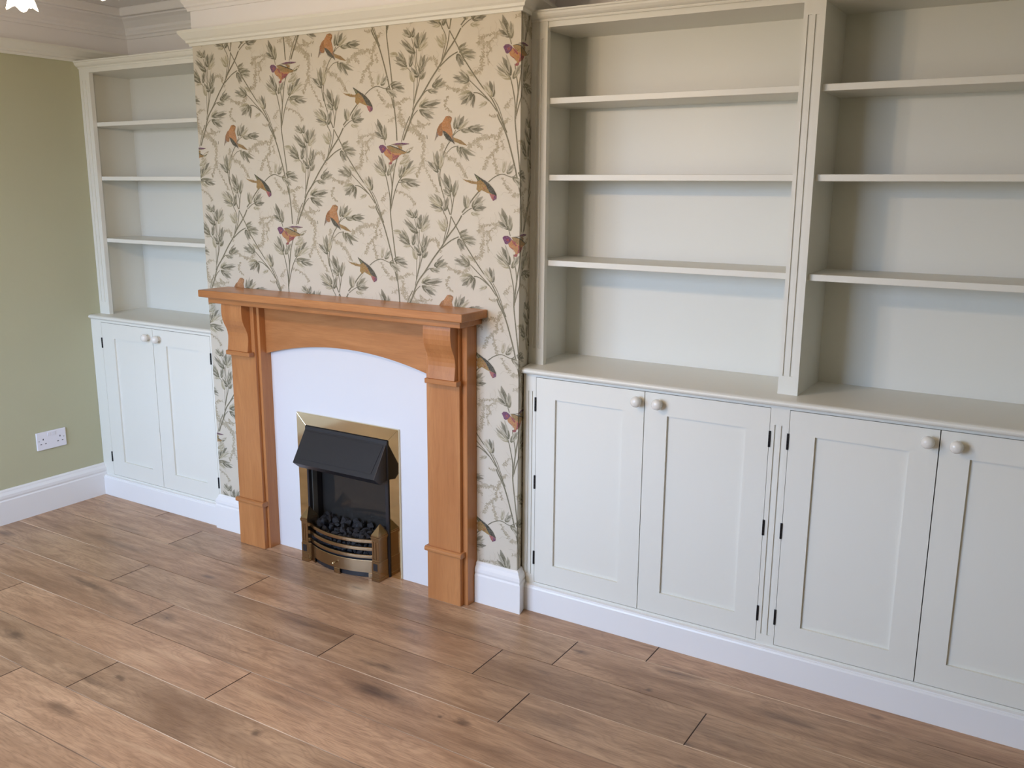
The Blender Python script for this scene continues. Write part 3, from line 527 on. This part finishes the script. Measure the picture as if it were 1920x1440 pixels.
# ================================================================== THINGS
def fluted(mb, x0, x1, yf, yb, z0, z1, fl, f0, f1, dep=.004):
    """upright board from z0 to z1 with its face at yf; fl = list of (a,b) grooves between f0 and f1"""
    mb.box(x0, x1, yf+dep, yb, z0, z1)
    mb.box(x0, x1, yf, yf+dep, z0, f0); mb.box(x0, x1, yf, yf+dep, f1, z1)
    e = [x0]
    for a, b in fl: e += [a, b]
    e.append(x1)
    for i in range(0, len(e), 2): mb.box(e[i], e[i+1], yf, yf+dep, f0, f1)
KNOB = [(.0001, .0), (.012, .0), (.0125, .003), (.0095, .007), (.0095, .011), (.0145, .014), (.0178, .019), (.0182, .024), (.0165, .030), (.0125, .0345), (.007, .0370), (.0001, .0378)]
def door(parent, x0, x1, z0, z1, px0, px1, pz0, pz1, y, knob, hinges, hside):
    g = .0014; X0, X1, Z0, Z1 = x0+g, x1-g, z0+g, z1-g; t = .020
    mb = MB().box(X0, px0, y, y+t, Z0, Z1).box(px1, X1, y, y+t, Z0, Z1).box(px0, px1, y, y+t, Z0, pz0).box(px0, px1, y, y+t, pz1, Z1)
    d = build('door', mb, M_CREAM, parent)
    build('door_panel', MB().box(px0-.002, px1+.002, y+.0085, y+.016, pz0-.002, pz1+.002), M_CREAM, d)
    kb = MB().lathe(KNOB, 28, (knob[0], y, knob[1]), '-y'); build('knob', kb, M_KNOB, d, smooth=True)
    for hz in hinges:
        xh = x0-.0008 if hside < 0 else x1+.0008
        h = MB()
        for k in range(5):
            a, b = hz-.025+k*.01, hz-.025+(k+1)*.01-.0006
            h.add([(xh+.0036*math.cos(q*math.pi/4), y-.0015+.0036*math.sin(q*math.pi/4), z) for z in (a, b) for q in range(8)],
                  [(q, (q+1) % 8, (q+1) % 8+8, q+8) for q in range(8)]+[tuple(range(8))[::-1], tuple(range(8, 16))])
        h.box(xh-.0036, xh+.0036, y-.0008, y+.004, hz-.025, hz+.025)
        build('hinge', h, M_HINGE, d)
    return d
def base_cabinet(label, x0, x1, y, yb, stiles, doors, hz, loc):
    t = thing('base_cabinet', label, 'cabinet', loc)
    # plinth with a small bead on its top edge
    P = [(0, 0), (.0175, 0), (.0175, .088), (.0150, .0935), (.0130, .0940), (.0120, .0985), (0, .1000)]
    build('plinth', MB().mould([(x0, y), (x1, y)], P).box(x0, x1, y, y+.018, 0, .1), M_TRIM, t)
    for (a, b, fl) in stiles:
        mb = MB()
        if fl: fluted(mb, a, b, y, y+.02, .100, .8828, fl, .135, .820)
        else: mb.box(a, b, y, y+.02, .100, .8828)
        build('stile', mb, M_CREAM, t)
    inner = [(stiles[i][1], stiles[i+1][0]) for i in range(len(stiles)-1)]
    for a, b in inner:
        build('rail', MB().box(a, b, y, y+.02, .8725, .8828), M_CREAM, t)
        build('rail', MB().box(a, b, y, y+.02, .1000, .1080), M_CREAM, t)
    build('carcass', MB().box(x0+.002, x1-.002, yb-.008, yb-.002, .02, .878).box(x0+.002, x0+.018, y+.022, yb-.008, .02, .878)
          .box(x1-.018, x1-.002, y+.022, yb-.008, .02, .878).box(x0+.018, x1-.018, y+.022, yb-.008, .085, .10), M_CREAM, t)
    for d in doors: door(t, *d[:2], .1085, .8720, d[2], d[3], .1853, .7988, y, d[4], hz, d[5])
    return t
NOSE = [(.0, .8830), (.014, .8832), (.020, .8850), (.0245, .8890), (.0260, .8932), (.0245, .8975), (.020, .9010), (.013, .9030), (0, .9030)]
def worktop(label, x0, x1, y, yb, loc, ret=False, x0b=None):
    t = thing('worktop', label, 'worktop', loc)
    pr_ = [(o, z) for o, z in NOSE]
    build('nosing', MB().mould([(x0, y), (x1, y)], pr_), M_CREAM, t)
    build('board', MB().prism([(x0, y), (x1, y), (x1, yb), (x0b if x0b is not None else x0, yb)], .8835, .9030, 'z'), M_CREAM, t)
    return t
# ---- left alcove
HZL = (.772, .202)
base_cabinet('white two-door cupboard in the left alcove beside the green wall', XW+.001, XL, C1, YBL,
             [(XW+.001, -2.3535, None), (-1.5862, XL-.0006, None)],
             [(-2.3535, -1.9745, -2.262, -2.0472, (-2.0035, .829), -1), (-1.9745, -1.5862, -1.8845, -1.662, (-1.9285, .828), 1)], HZL, (-2.0, .17, 0))
worktop('narrow cream worktop above the two-door cupboard left of the fireplace', XW+.001, XL-.0006, .026, YBL-.001, (-2.0, .17, .883))
worktop('long cream worktop above the four-door cupboards right of the fireplace', -.006, 1.812, C2, YB-.001, (.9, .2, .883), x0b=-.084)
HZR = (.775, .490, .2035)
base_cabinet('long row of white cupboards with four panelled doors and a fluted centre stile', -.006, 1.812, C2, YB,
             [(-.006, .0442, [(.0135, .0215), (.0285, .0365)]), (.865, .9217, [(.8785, .8885), (.8985, .9085)]), (1.747, 1.812, [(1.763, 1.773), (1.785, 1.795)])],
             [(.0442, .4534, .1207, .3761, (.4320, .838), -1), (.4534, .865, .5325, .7906, (.5050, .838), 1),
              (.9217, 1.334, .9994, 1.2587, (1.3065, .8365), -1), (1.334, 1.747, 1.4129, 1.669, (1.3790, .8345), 1)], HZR, (.9, .2, 0))
# ---- bookcases
def shelf(parent, x0, x1, yf, yb, top, th=.0195, lab=None):
    return build('shelf', MB().box(x0, x1, yf, yb, top-th, top), M_CREAM, parent, .0012, 1)
CR = [(0, 0), (.004, 0), (.006, .004), (.006, .007), (.012, .009), (.017, .013), (.022, .020), (.024, .026), (.028, .028), (.028, .033), (0, .033)]
bl = thing('bookcase', 'cream alcove bookcase with three shelves left of the wallpapered chimney breast', 'bookcase', (-2.0, .2, .903))
z0, zt = .903, 2.018
build('back_panel', MB().box(XW+.001, XL-.001, YBL-.006, YBL-.0005, z0, 2.03), M_CREAM, bl)
build('side_panel', MB().box(XW+.0008, XW+.004, U1+.02, YBL-.006, z0, 2.03), M_CREAM, bl)
build('side_panel', MB().box(XL-.020, XL-.001, U1+.02, YBL-.006, z0, 2.03), M_CREAM, bl)
mb = MB(); fluted(mb, XW+.001, -2.3578, U1, U1+.02, z0, 2.040, [(-2.413, -2.403), (-2.388, -2.378)], .960, 1.985); build('pilaster', mb, M_CREAM, bl)
mb = MB(); mb.box(XL-.045, XL-.001, U1, U1+.02, z0, 2.040); build('pilaster', mb, M_CREAM, bl)
build('top_rail', MB().box(-2.3578, XL-.045, U1, U1+.02, zt, 2.040), M_CREAM, bl)
build('top_board', MB().box(XW+.004, XL-.001, U1+.02, YBL-.006, zt, zt+.012), M_CREAM, bl)
build('cornice', MB().mould([(XW+.001, U1), (XL-.0005, U1)], [(o, z+2.036) for o, z in CR]).box(XW+.001, XL-.001, U1, YBL-.006, 2.040, 2.069), M_CREAM, bl)
for s in (1.7985, 1.5532, 1.2657): shelf(bl, XW+.004, XL-.021, U1+.021, YBL-.006, s, .018)
for s in (1.7985, 1.5532, 1.2657): pass
br = thing('bookcase', 'wide cream two-bay bookcase with a fluted centre pilaster right of the chimney breast', 'bookcase', (.9, .24, .903))
zt = 2.031; XB = 1.812
build('back_panel', MB().box(-.083, .870, YB-.006, YB-.0005, z0, 2.046), M_CREAM, br)
build('back_panel', MB().box(.905, XB, YB-.006, YB-.0005, z0, 2.046), M_CREAM, br)
build('side_panel', MB().prism([(-.0255, U2+.02), (-.0135, U2+.02), (-.0160, YB-.006), (-.083, YB-.006)], z0, 2.046, 'z'), M_CREAM, br)
build('divider', MB().box(.870, .9222, U2+.02, YB-.0062, z0, 2.046), M_CREAM, br)
build('side_panel', MB().box(XB-.020, XB, U2+.02, YB-.006, z0, 2.046), M_CREAM, br)
for a, b, fl in ((-.0265, .0335, [(-.0095, .0005), (.0105, .0205)]), (.862, .9227, [(.8740, .8850), (.8950, .9060)]), (1.752, XB, [(1.766, 1.776), (1.788, 1.798)])):
    mb = MB(); fluted(mb, a, b, U2, U2+.02, z0, 2.050, fl, .960, 1.996); build('pilaster', mb, M_CREAM, br)
for a, b in ((.0335, .862), (.9227, 1.752)):
    build('top_rail', MB().box(a, b, U2+.006, U2+.02, zt, 2.050), M_CREAM, br)
    build('top_board', MB().box(a-.03 if a < .5 else a, b, U2+.02, YB-.006, zt, zt+.014), M_CREAM, br)
build('cornice', MB().mould([(-.0265, U2), (XB, U2), (XB, YB-.002)], [(o, z+2.048) for o, z in CR]).box(-.0262, XB, U2, YB-.006, 2.050, 2.081), M_CREAM, br)
for s in (1.8098, 1.5593, 1.2705):
    shelf(br, -.0130, .870, .1325, YB-.006, s); shelf(br, .9222, XB-.020, .1325, YB-.006, s)
# ---- oak fire surround
fs = thing('fireplace_surround', 'honey oak fireplace surround with arched frieze and scrolled corbels', 'fireplace surround', (-.775, -.03, 0))
build('mantel_shelf', MB().box(-1.434, -.127, -.160, -.0008, 1.0715, 1.1008), M_OAKX, fs, .004, 3)
build('bed_moulding', MB().box(-1.402, -.150, -.137, -.0008, 1.0480, 1.0715), M_OAKX, fs, .0025, 2)
cor = [(-.120, 1.048), (-.1222, 1.032), (-.1225, 1.016), (-.1215, .998), (-.118, .980), (-.111, .962), (-.102, .945), (-.0965, .930), (-.0942, .915), (-.0942, .900), (-.0965, .880), (-.1005, .853)]
for x0, x1, c0, c1, l0, l1, b0, b1 in ((-1.354, -1.205, -1.345, -1.228, -1.349, -1.213, -1.360, -1.197), (-.340, -.191, -.319, -.201, -.326, -.187, -.347, -.183)):
    left = x0 < -1
    o0, o1 = (-1.362, -1.195) if left else (-.352, -.1735)
    build('jamb', MB().box(o0, o1, -.062, -.0008, 0, 1.048), M_OAKZ, fs, .0015, 1)
    p = build('pilaster', MB().box(x0+.003, x1-.003, -.0785, -.062, .200, 1.048), M_OAKZ, fs, .0012, 1)
    build('pedestal', MB().box(x0, x1, -.085, -.062, 0, .192), M_OAKZ, fs, .0015, 1)
    build('pedestal_bead', MB().prism([(-.0622, .190), (-.088, .190), (-.0935, .194), (-.0945, .200), (-.0935, .206), (-.088, .210), (-.0622, .210)], b0, b1, 'x'), M_OAKX, fs)
    build('corbel_ledge', MB().box(l0, l1, -.1080, -.0785, .8350, .8530), M_OAKX, fs, .0025, 2)
    build('corbel', MB().prism(cor+[(-.0785, .853), (-.0785, 1.048)], c0, c1, 'x'), M_OAKZ, fs, .0008, 1)
# arched frieze board
N = 28; ax0, ax1, zs, zp = -1.195, -.352, .8435, .9020
h = zp-zs; hw = (ax1-ax0)/2; Rr = (hw*hw+h*h)/(2*h); cxm = (ax0+ax1)/2
arc = [(ax0+(ax1-ax0)*i/N, zp-Rr+math.sqrt(Rr*Rr-(ax0+(ax1-ax0)*i/N-cxm)**2)) for i in range(N+1)]
mb = MB(); vs = []; fsx = []
for y in (-.030, -.008):
    for x, z in arc: vs.append((x, y, z))
    for x, z in arc: vs.append((x, y, 1.048))
n = N+1
for i in range(N):
    fsx += [(i, i+1, n+i+1, n+i), (2*n+i+1, 2*n+i, 3*n+i, 3*n+i+1), (i+1, i, 2*n+i, 2*n+i+1), (n+i, n+i+1, 3*n+i+1, 3*n+i)]
fsx += [(0, n, 3*n, 2*n), (n-1, 3*n-1, 4*n-1, 2*n-1)]
mb.add(vs, fsx); build('arched_frieze', mb, M_OAKX, fs)
# ---- white back board, cut round the fire
bp_ = MB().box(-1.195, FX0, -.0055, -.0012, 0, .9).box(FX1, -.352, -.0055, -.0012, 0, .9).box(FX0, FX1, -.0055, -.0012, FZ1, .9)
bo = build('back_board', bp_.box(-1.1, -.45, -.0055, -.0012, .9, .93), M_BOARD, fs); bo['label'] = 'plain white back board'
# ---- electric fire
ef = thing('electric_fire', 'inset electric fire with brass trim, black hood, coals and curved brass grate', 'fireplace', (-.79, -.03, 0))
TX0, TX1, TI0, TI1, TZ = -1.0540, -.5235, -1.0045, -.5745, .6115
ty0, ty1 = -.0165, -.0056
def strip(q):   # mitred trim strip: front polygon (x,z)
    return MB().prism(q, ty0, ty1, 'y')
build('trim_strip', strip([(TX0, 0), (TI0, 0), (TI0, .5625), (TX0, TZ)]), M_BRASS, ef, .0012, 2)
build('trim_strip', strip([(TI1, 0), (TX1, 0), (TX1, TZ), (TI1, .5625)]), M_BRASS, ef, .0012, 2)
build('trim_strip', strip([(TX0, TZ), (TI0, .5625), (TI1, .5625), (TX1, TZ)]), M_BRASS, ef, .0012, 2)
fy = .060
build('firebox', MB().box(FX0+.001, FX0+.006, -.010, fy, .0, FZ1-.001).box(FX1-.006, FX1-.001, -.010, fy, 0, FZ1-.001).box(FX0+.001, FX1-.001, fy-.001, fy+.01, 0, FZ1-.001)
      .box(FX0+.006, FX1-.006, -.010, fy-.001, FZ1-.006, FZ1-.001).box(FX0+.006, FX1-.006, -.055, fy-.001, .003, .115), M_BLACK, ef)
for xa, xb in ((FX0-.004, FX0+.006), (FX1-.006, FX1+.0095)): build('inner_frame', MB().box(xa, xb, -.022, -.010, 0, FZ1), M_BLACK, ef, .001, 1)
build('reveal', MB().box(FX0+.006, FX0+.010, -.004, .022, .115, FZ1-.006), mat('grey_reveal', (.10, .10, .09), .5), ef)
build('rear_glass', MB().box(FX0+.008, FX1-.008, fy-.006, fy-.0012, .115, FZ1-.006), M_GLASSPLATE, ef)
# hood
hx0, hx1 = -1.0023, -.5785
hd = MB(); sec = [(-.0170, .5610), (-.0225, .5610), (-.0235, .5480), (-.1010, .4250), (-.0630, .3950), (-.0235, .4020)]
k = len(sec)
hd.prism(sec+[(-.0170, .42)], hx0, hx1, 'x')
hood = build('hood', hd, M_BLACK, ef, .0015, 2)
# raised field on the sloping face of the hood
a = Vector((0, -.0235, .5480)); b = Vector((0, -.1010, .4250)); dd = (b-a); nn = Vector((0, dd.z, -dd.y)).normalized();
nn = nn if nn.y < 0 else -nn
p0 = a+dd*.045; p1 = a+dd*.86; q = []
for pp, xa, xb in ((p0, hx0+.010, hx1-.010), (p1, hx0+.022, hx1-.022)): q += [(xa, pp), (xb, pp)]
vs = [(x, pp.y+nn.y*hh, pp.z+nn.z*hh) for hh in (.0001, .0016) for x, pp in q]
build('hood_panel', MB().add(vs, [(4, 6, 7, 5), (0, 1, 3, 2), (0, 4, 5, 1), (2, 3, 7, 6), (0, 2, 6, 4), (1, 5, 7, 3)]), M_BLACK, hood, .0006, 1)
# posts
for px0, px1 in ((-.990, -.957), (-.6150, -.5810)):
    y0_, y1_ = -.080, -.018; cxp = (px0+px1)/2; cyp = (y0_+y1_)/2
    post = MB().box(px0-.003, px1+.003, y0_-.003, y1_, 0, .014).box(px0-.0015, px1+.0015, y0_-.0015, y1_, .014, .036)
    post.box(px0-.0015, px1+.0015, y0_-.0015, y1_, .036, .080)
    fluted(post, px0, px1, y0_, y1_, .080, .171, [(px0+.008, px0+.014), (px1-.014, px1-.008)], .088, .163, .002)
    post.box(px0-.002, px1+.002, y0_-.002, y1_, .171, .177).box(px0-.0035, px1+.0035, y0_-.0035, y1_, .177, .183).box(px0-.0015, px1+.0015, y0_-.0015, y1_, .183, .189)
    po = build('post', post, M_ABRASS, ef, .0008, 1)
    r4 = [(px0-.0015, y0_-.0015), (px1+.0015, y0_-.0015), (px1+.0015, y1_), (px0-.0015, y1_)]
    build('finial', MB().add([(x, y, .189) for x, y in r4]+[(cxp, cyp-.003, .229), (cxp, cyp+.003, .229)], [(0, 1, 4), (1, 2, 5, 4), (2, 3, 5), (3, 0, 4, 5), (3, 2, 1, 0)]), M_ABRASS, po, .0008, 1)
    build('inset_square', MB().box(px0+.007, px1-.007, y0_-.0024, y0_-.0010, .044, .073), M_BLACK, po)
def bow(x):  # forward bulge of the grate
    t = (x+.785)/.172; return -.062-.043*(1-t*t)
def bowed(z0, z1, th, xa=-.956, xb=-.614, n=24, prof=None):
    mb = MB(); vs = []; K = 6
    for i in range(n+1):
        x = xa+(xb-xa)*i/n; y = bow(x)
        zm = (z0+z1)/2
        vs += [(x, y+th, z0), (x, y, z0+.0015), (x, y-th*.04, zm), (x, y, z1-.0015), (x, y+th*.25, z1), (x, y+th, z1)]
    f = []
    for i in range(n):
        for j in range(K):
            a_, b_ = i*K+j, i*K+(j+1) % K
            f.append((a_, a_+K, b_+K, b_))
    f += [tuple(range(K)), tuple(range(n*K, n*K+K))[::-1]]
    return mb.add(vs, f)
for z0_, z1_ in ((.1475, .1620), (.1155, .1300), (.0830, .0975)):
    build('grate_bar', bowed(z0_, z1_, .007), M_ABRASS, ef)
ap = bowed(.0235, .0755, .004)
for xa, xb in ((-.956, -.925), (-.795, -.765), (-.640, -.614)):
    mbx = bowed(.0, .0240, .005, xa, xb, 4); ap.add(mbx.v, mbx.f)
apron = build('grate_apron', ap, M_ABRASS, ef)
build('ash_tray', MB().prism([(-.95, -.055)]+[(x, bow(x)+.012) for x in [-.945+.331*i/12 for i in range(13)]]+[(-.61, -.055)], .001, .079, 'z'), M_BLACK, ef)
build('apron_knob', MB().lathe([(.0001, 0), (.0025, 0), (.0025, .005), (.005, .007), (.0062, .011), (.005, .015), (.0001, .017)], 14, (-.786, bow(-.786)-.001, .047), '-y'), M_BRASS, apron, smooth=True)
# coals
M_COAL = mat('coal', (.018, .018, .022), .20); tn = NT(M_COAL); tcc = tn.n('ShaderNodeTexCoord'); nzz = tn.noise(tcc.outputs['Object'], 55, 4); tn.bump(nzz.outputs['Fac'], .6, .003)
tn.l(tn.mix(tn.rng(nzz.outputs['Fac'], .45, .75, 0, 1), (.012, .012, .015), (.055, .055, .065)), tn.b.inputs['Base Color'])
import bmesh
cm = []
for q in range(5):
    bm = bmesh.new(); bmesh.ops.create_icosphere(bm, subdivisions=1, radius=1)
    rg = random.Random(q+40)
    for v in bm.verts: v.co *= rg.uniform(.72, 1.15); v.co.z *= .8
    me = bpy.data.meshes.new('coal'); bm.to_mesh(me); bm.free(); me.materials.append(M_COAL); cm.append(me)
rc = random.Random(5); eb = base_of(ef)
def coal(x, y, z, s):
    o = bpy.data.objects.new('coal', cm[rc.randrange(5)]); COL.objects.link(o); o.parent = ef; o.location = Vector((x, y, z))-eb
    o.scale = (s*rc.uniform(.9, 1.25), s*rc.uniform(.8, 1.1), s*rc.uniform(.8, 1.1)); o.rotation_euler = (rc.uniform(0, 6), rc.uniform(0, 6), rc.uniform(0, 6))
for row, (yy, zz, nn_, s_) in enumerate(((.038, .160, 11, .019), (.015, .158, 11, .020), (-.010, .152, 11, .020), (-.034, .146, 10, .020), (-.060, .142, 8, .018))):
    for i in range(nn_):
        xa, xb = (-.975, -.600) if row < 3 else (-.945, -.630)
        if row == 4: xa, xb = -.90, -.67
        x = xa+(xb-xa)*(i+.5)/nn_+rc.uniform(-.006, .006)
        coal(x, yy+rc.uniform(-.005, .005), zz+rc.uniform(-.008, .010), s_*rc.uniform(.85, 1.15))
for row, zz in enumerate((.125, .100)):
    for i in range(13):
        x = -.94+.31*(i+.5)/13; coal(x, bow(x)+.028+rc.uniform(-.003, .004), zz+rc.uniform(-.005, .005), .0145*rc.uniform(.85, 1.1))
# ---- double socket on the green wall
so = thing('double_socket', 'white double plug socket low on the green wall', 'socket', (XW, -.249, .339))
sx = XW+.0090
build('face_plate', MB().box(XW+.0003, sx, -.3218, -.1757, .2965, .3824), M_SOCK, so, .003, 3)
for yc in (-.2600, -.2375):
    build('rocker_switch', MB().prism([(sx-.001, .3590), (sx+.0012, .3590), (sx+.0036, .3755), (sx-.001, .3755)], yc-.0085, yc+.0085, 'y'), M_SOCK, so, .0008, 1)
M_HOLE = mat('socket_hole', (.10, .10, .12), .6); M_SCREW = mat('screw_steel', (.45, .45, .45), .3, 1)
for dy in (-.2905, -.2070):
    build('socket_hole', MB().box(sx-.0005, sx+.0004, dy-.0025, dy+.0025, .3435, .3515), M_HOLE, so)
    for s_ in (-.0118, .0110): build('socket_hole', MB().box(sx-.0005, sx+.0004, dy+s_-.0038, dy+s_+.0038, .3235, .3275), M_HOLE, so)
for yc in (-.3110, -.1880):
    c = MB(); c.add([(sx+.0004, yc+.003*math.cos(q*math.pi/5), .3415+.003*math.sin(q*math.pi/5)) for q in range(10)]+[(sx-.001, yc+.003*math.cos(q*math.pi/5), .3415+.003*math.sin(q*math.pi/5)) for q in range(10)],
                    [tuple(range(10))]+[(q, q+10, (q+1) % 10+10, (q+1) % 10) for q in range(10)])
    build('screw', c, M_SCREW, so)
# ---- ceiling light: three downward glass flower shades on brass arms
def shade_mat():
    m = bpy.data.materials.new('lit_glass_shade'); m.use_nodes = True; nt = m.node_tree; nt.nodes.clear()
    o = nt.nodes.new('ShaderNodeOutputMaterial'); a = nt.nodes.new('ShaderNodeAddShader'); e = nt.nodes.new('ShaderNodeEmission'); t = nt.nodes.new('ShaderNodeBsdfTranslucent')
    e.inputs[0].default_value = (1, .80, .52, 1); e.inputs[1].default_value = 5.0; t.inputs[0].default_value = (.9, .85, .75, 1)
    nt.links.new(e.outputs[0], a.inputs[0]); nt.links.new(t.outputs[0], a.inputs[1]); nt.links.new(a.outputs[0], o.inputs[0]); return m
M_SHADE = shade_mat(); M_BULB = mat('lit_bulb', (1, 1, 1), .3, emit=(1, .88, .65), estr=14)
CL = Vector((-.201, -1.445, 0)); RL = .130; ZS = 1.873
ch = thing('ceiling_light', 'lit ceiling light with flower-shaped glass shades at the top left', 'light', (CL.x, CL.y, HC))
build('ceiling_rose', MB().lathe([(.001, HC-.03), (.02, HC-.028), (.045, HC-.012), (.05, HC-.0005)], 24, (CL.x, CL.y, 0)), M_BRASS, ch, smooth=True)
st = MB(); tube(st, [(CL.x, CL.y, HC-.02), (CL.x, CL.y, 2.02)], .006); st.lathe([(.004, 1.985), (.016, 1.995), (.022, 2.015), (.014, 2.035), (.006, 2.06)], 16, (CL.x, CL.y, 0)); build('stem', st, M_BRASS, ch, smooth=True)
side = Vector((rt.x, rt.y)).normalized(); fwd = Vector((fw.x, fw.y)).normalized()
for k in range(3):
    a = math.radians((155, 325, 240)[k])
    d2 = side*math.cos(a)+fwd*math.sin(a); ex, ey = CL.x+d2.x*RL, CL.y+d2.y*RL
    ar = MB(); tube(ar, smooth_path([(CL.x, CL.y, 2.01), (CL.x+d2.x*RL*.4, CL.y+d2.y*RL*.4, 1.985), (CL.x+d2.x*RL*.8, CL.y+d2.y*RL*.8, 2.03), (ex, ey, 2.03), (ex, ey, 1.985)], 5), .004)
    arm = build('arm', ar, M_BRASS, ch, smooth=True)
    mb = MB(); seg = 30; vs = []; f = []
    prof = [(.010, .095), (.014, .090), (.017, .070), (.019, .050), (.022, .028), (.028, .008)]
    for i, (r, z) in enumerate(prof):
        for j in range(seg):
            th = 2*math.pi*j/seg; w_ = (i/5)**1.5; rr_ = r*(1+.14*w_*math.cos(5*th)); zz_ = z-w_*.010*(.5+.5*math.cos(5*th))
            vs.append((ex+rr_*math.cos(th), ey+rr_*math.sin(th), ZS+zz_))
    for i in range(5):
        for j in range(seg): f.append((i*seg+j, i*seg+(j+1) % seg, (i+1)*seg+(j+1) % seg, (i+1)*seg+j))
    mb.add(vs, f); build('glass_shade', mb, M_SHADE, ch, smooth=True)
    build('bulb', MB().lathe([(.001, .028), (.010, .032), (.014, .045), (.012, .065), (.008, .085), (.008, .1)], 14, (ex, ey, ZS)), M_BULB, ch, smooth=True)
    l = bpy.data.lights.new('bulb_light', 'POINT'); l.energy = LAMP_POWER; l.color = LAMP_COL; l.shadow_soft_size = .02
    lo = bpy.data.objects.new('bulb_light', l); COL.objects.link(lo); lo.location = (ex, ey, ZS-.012)
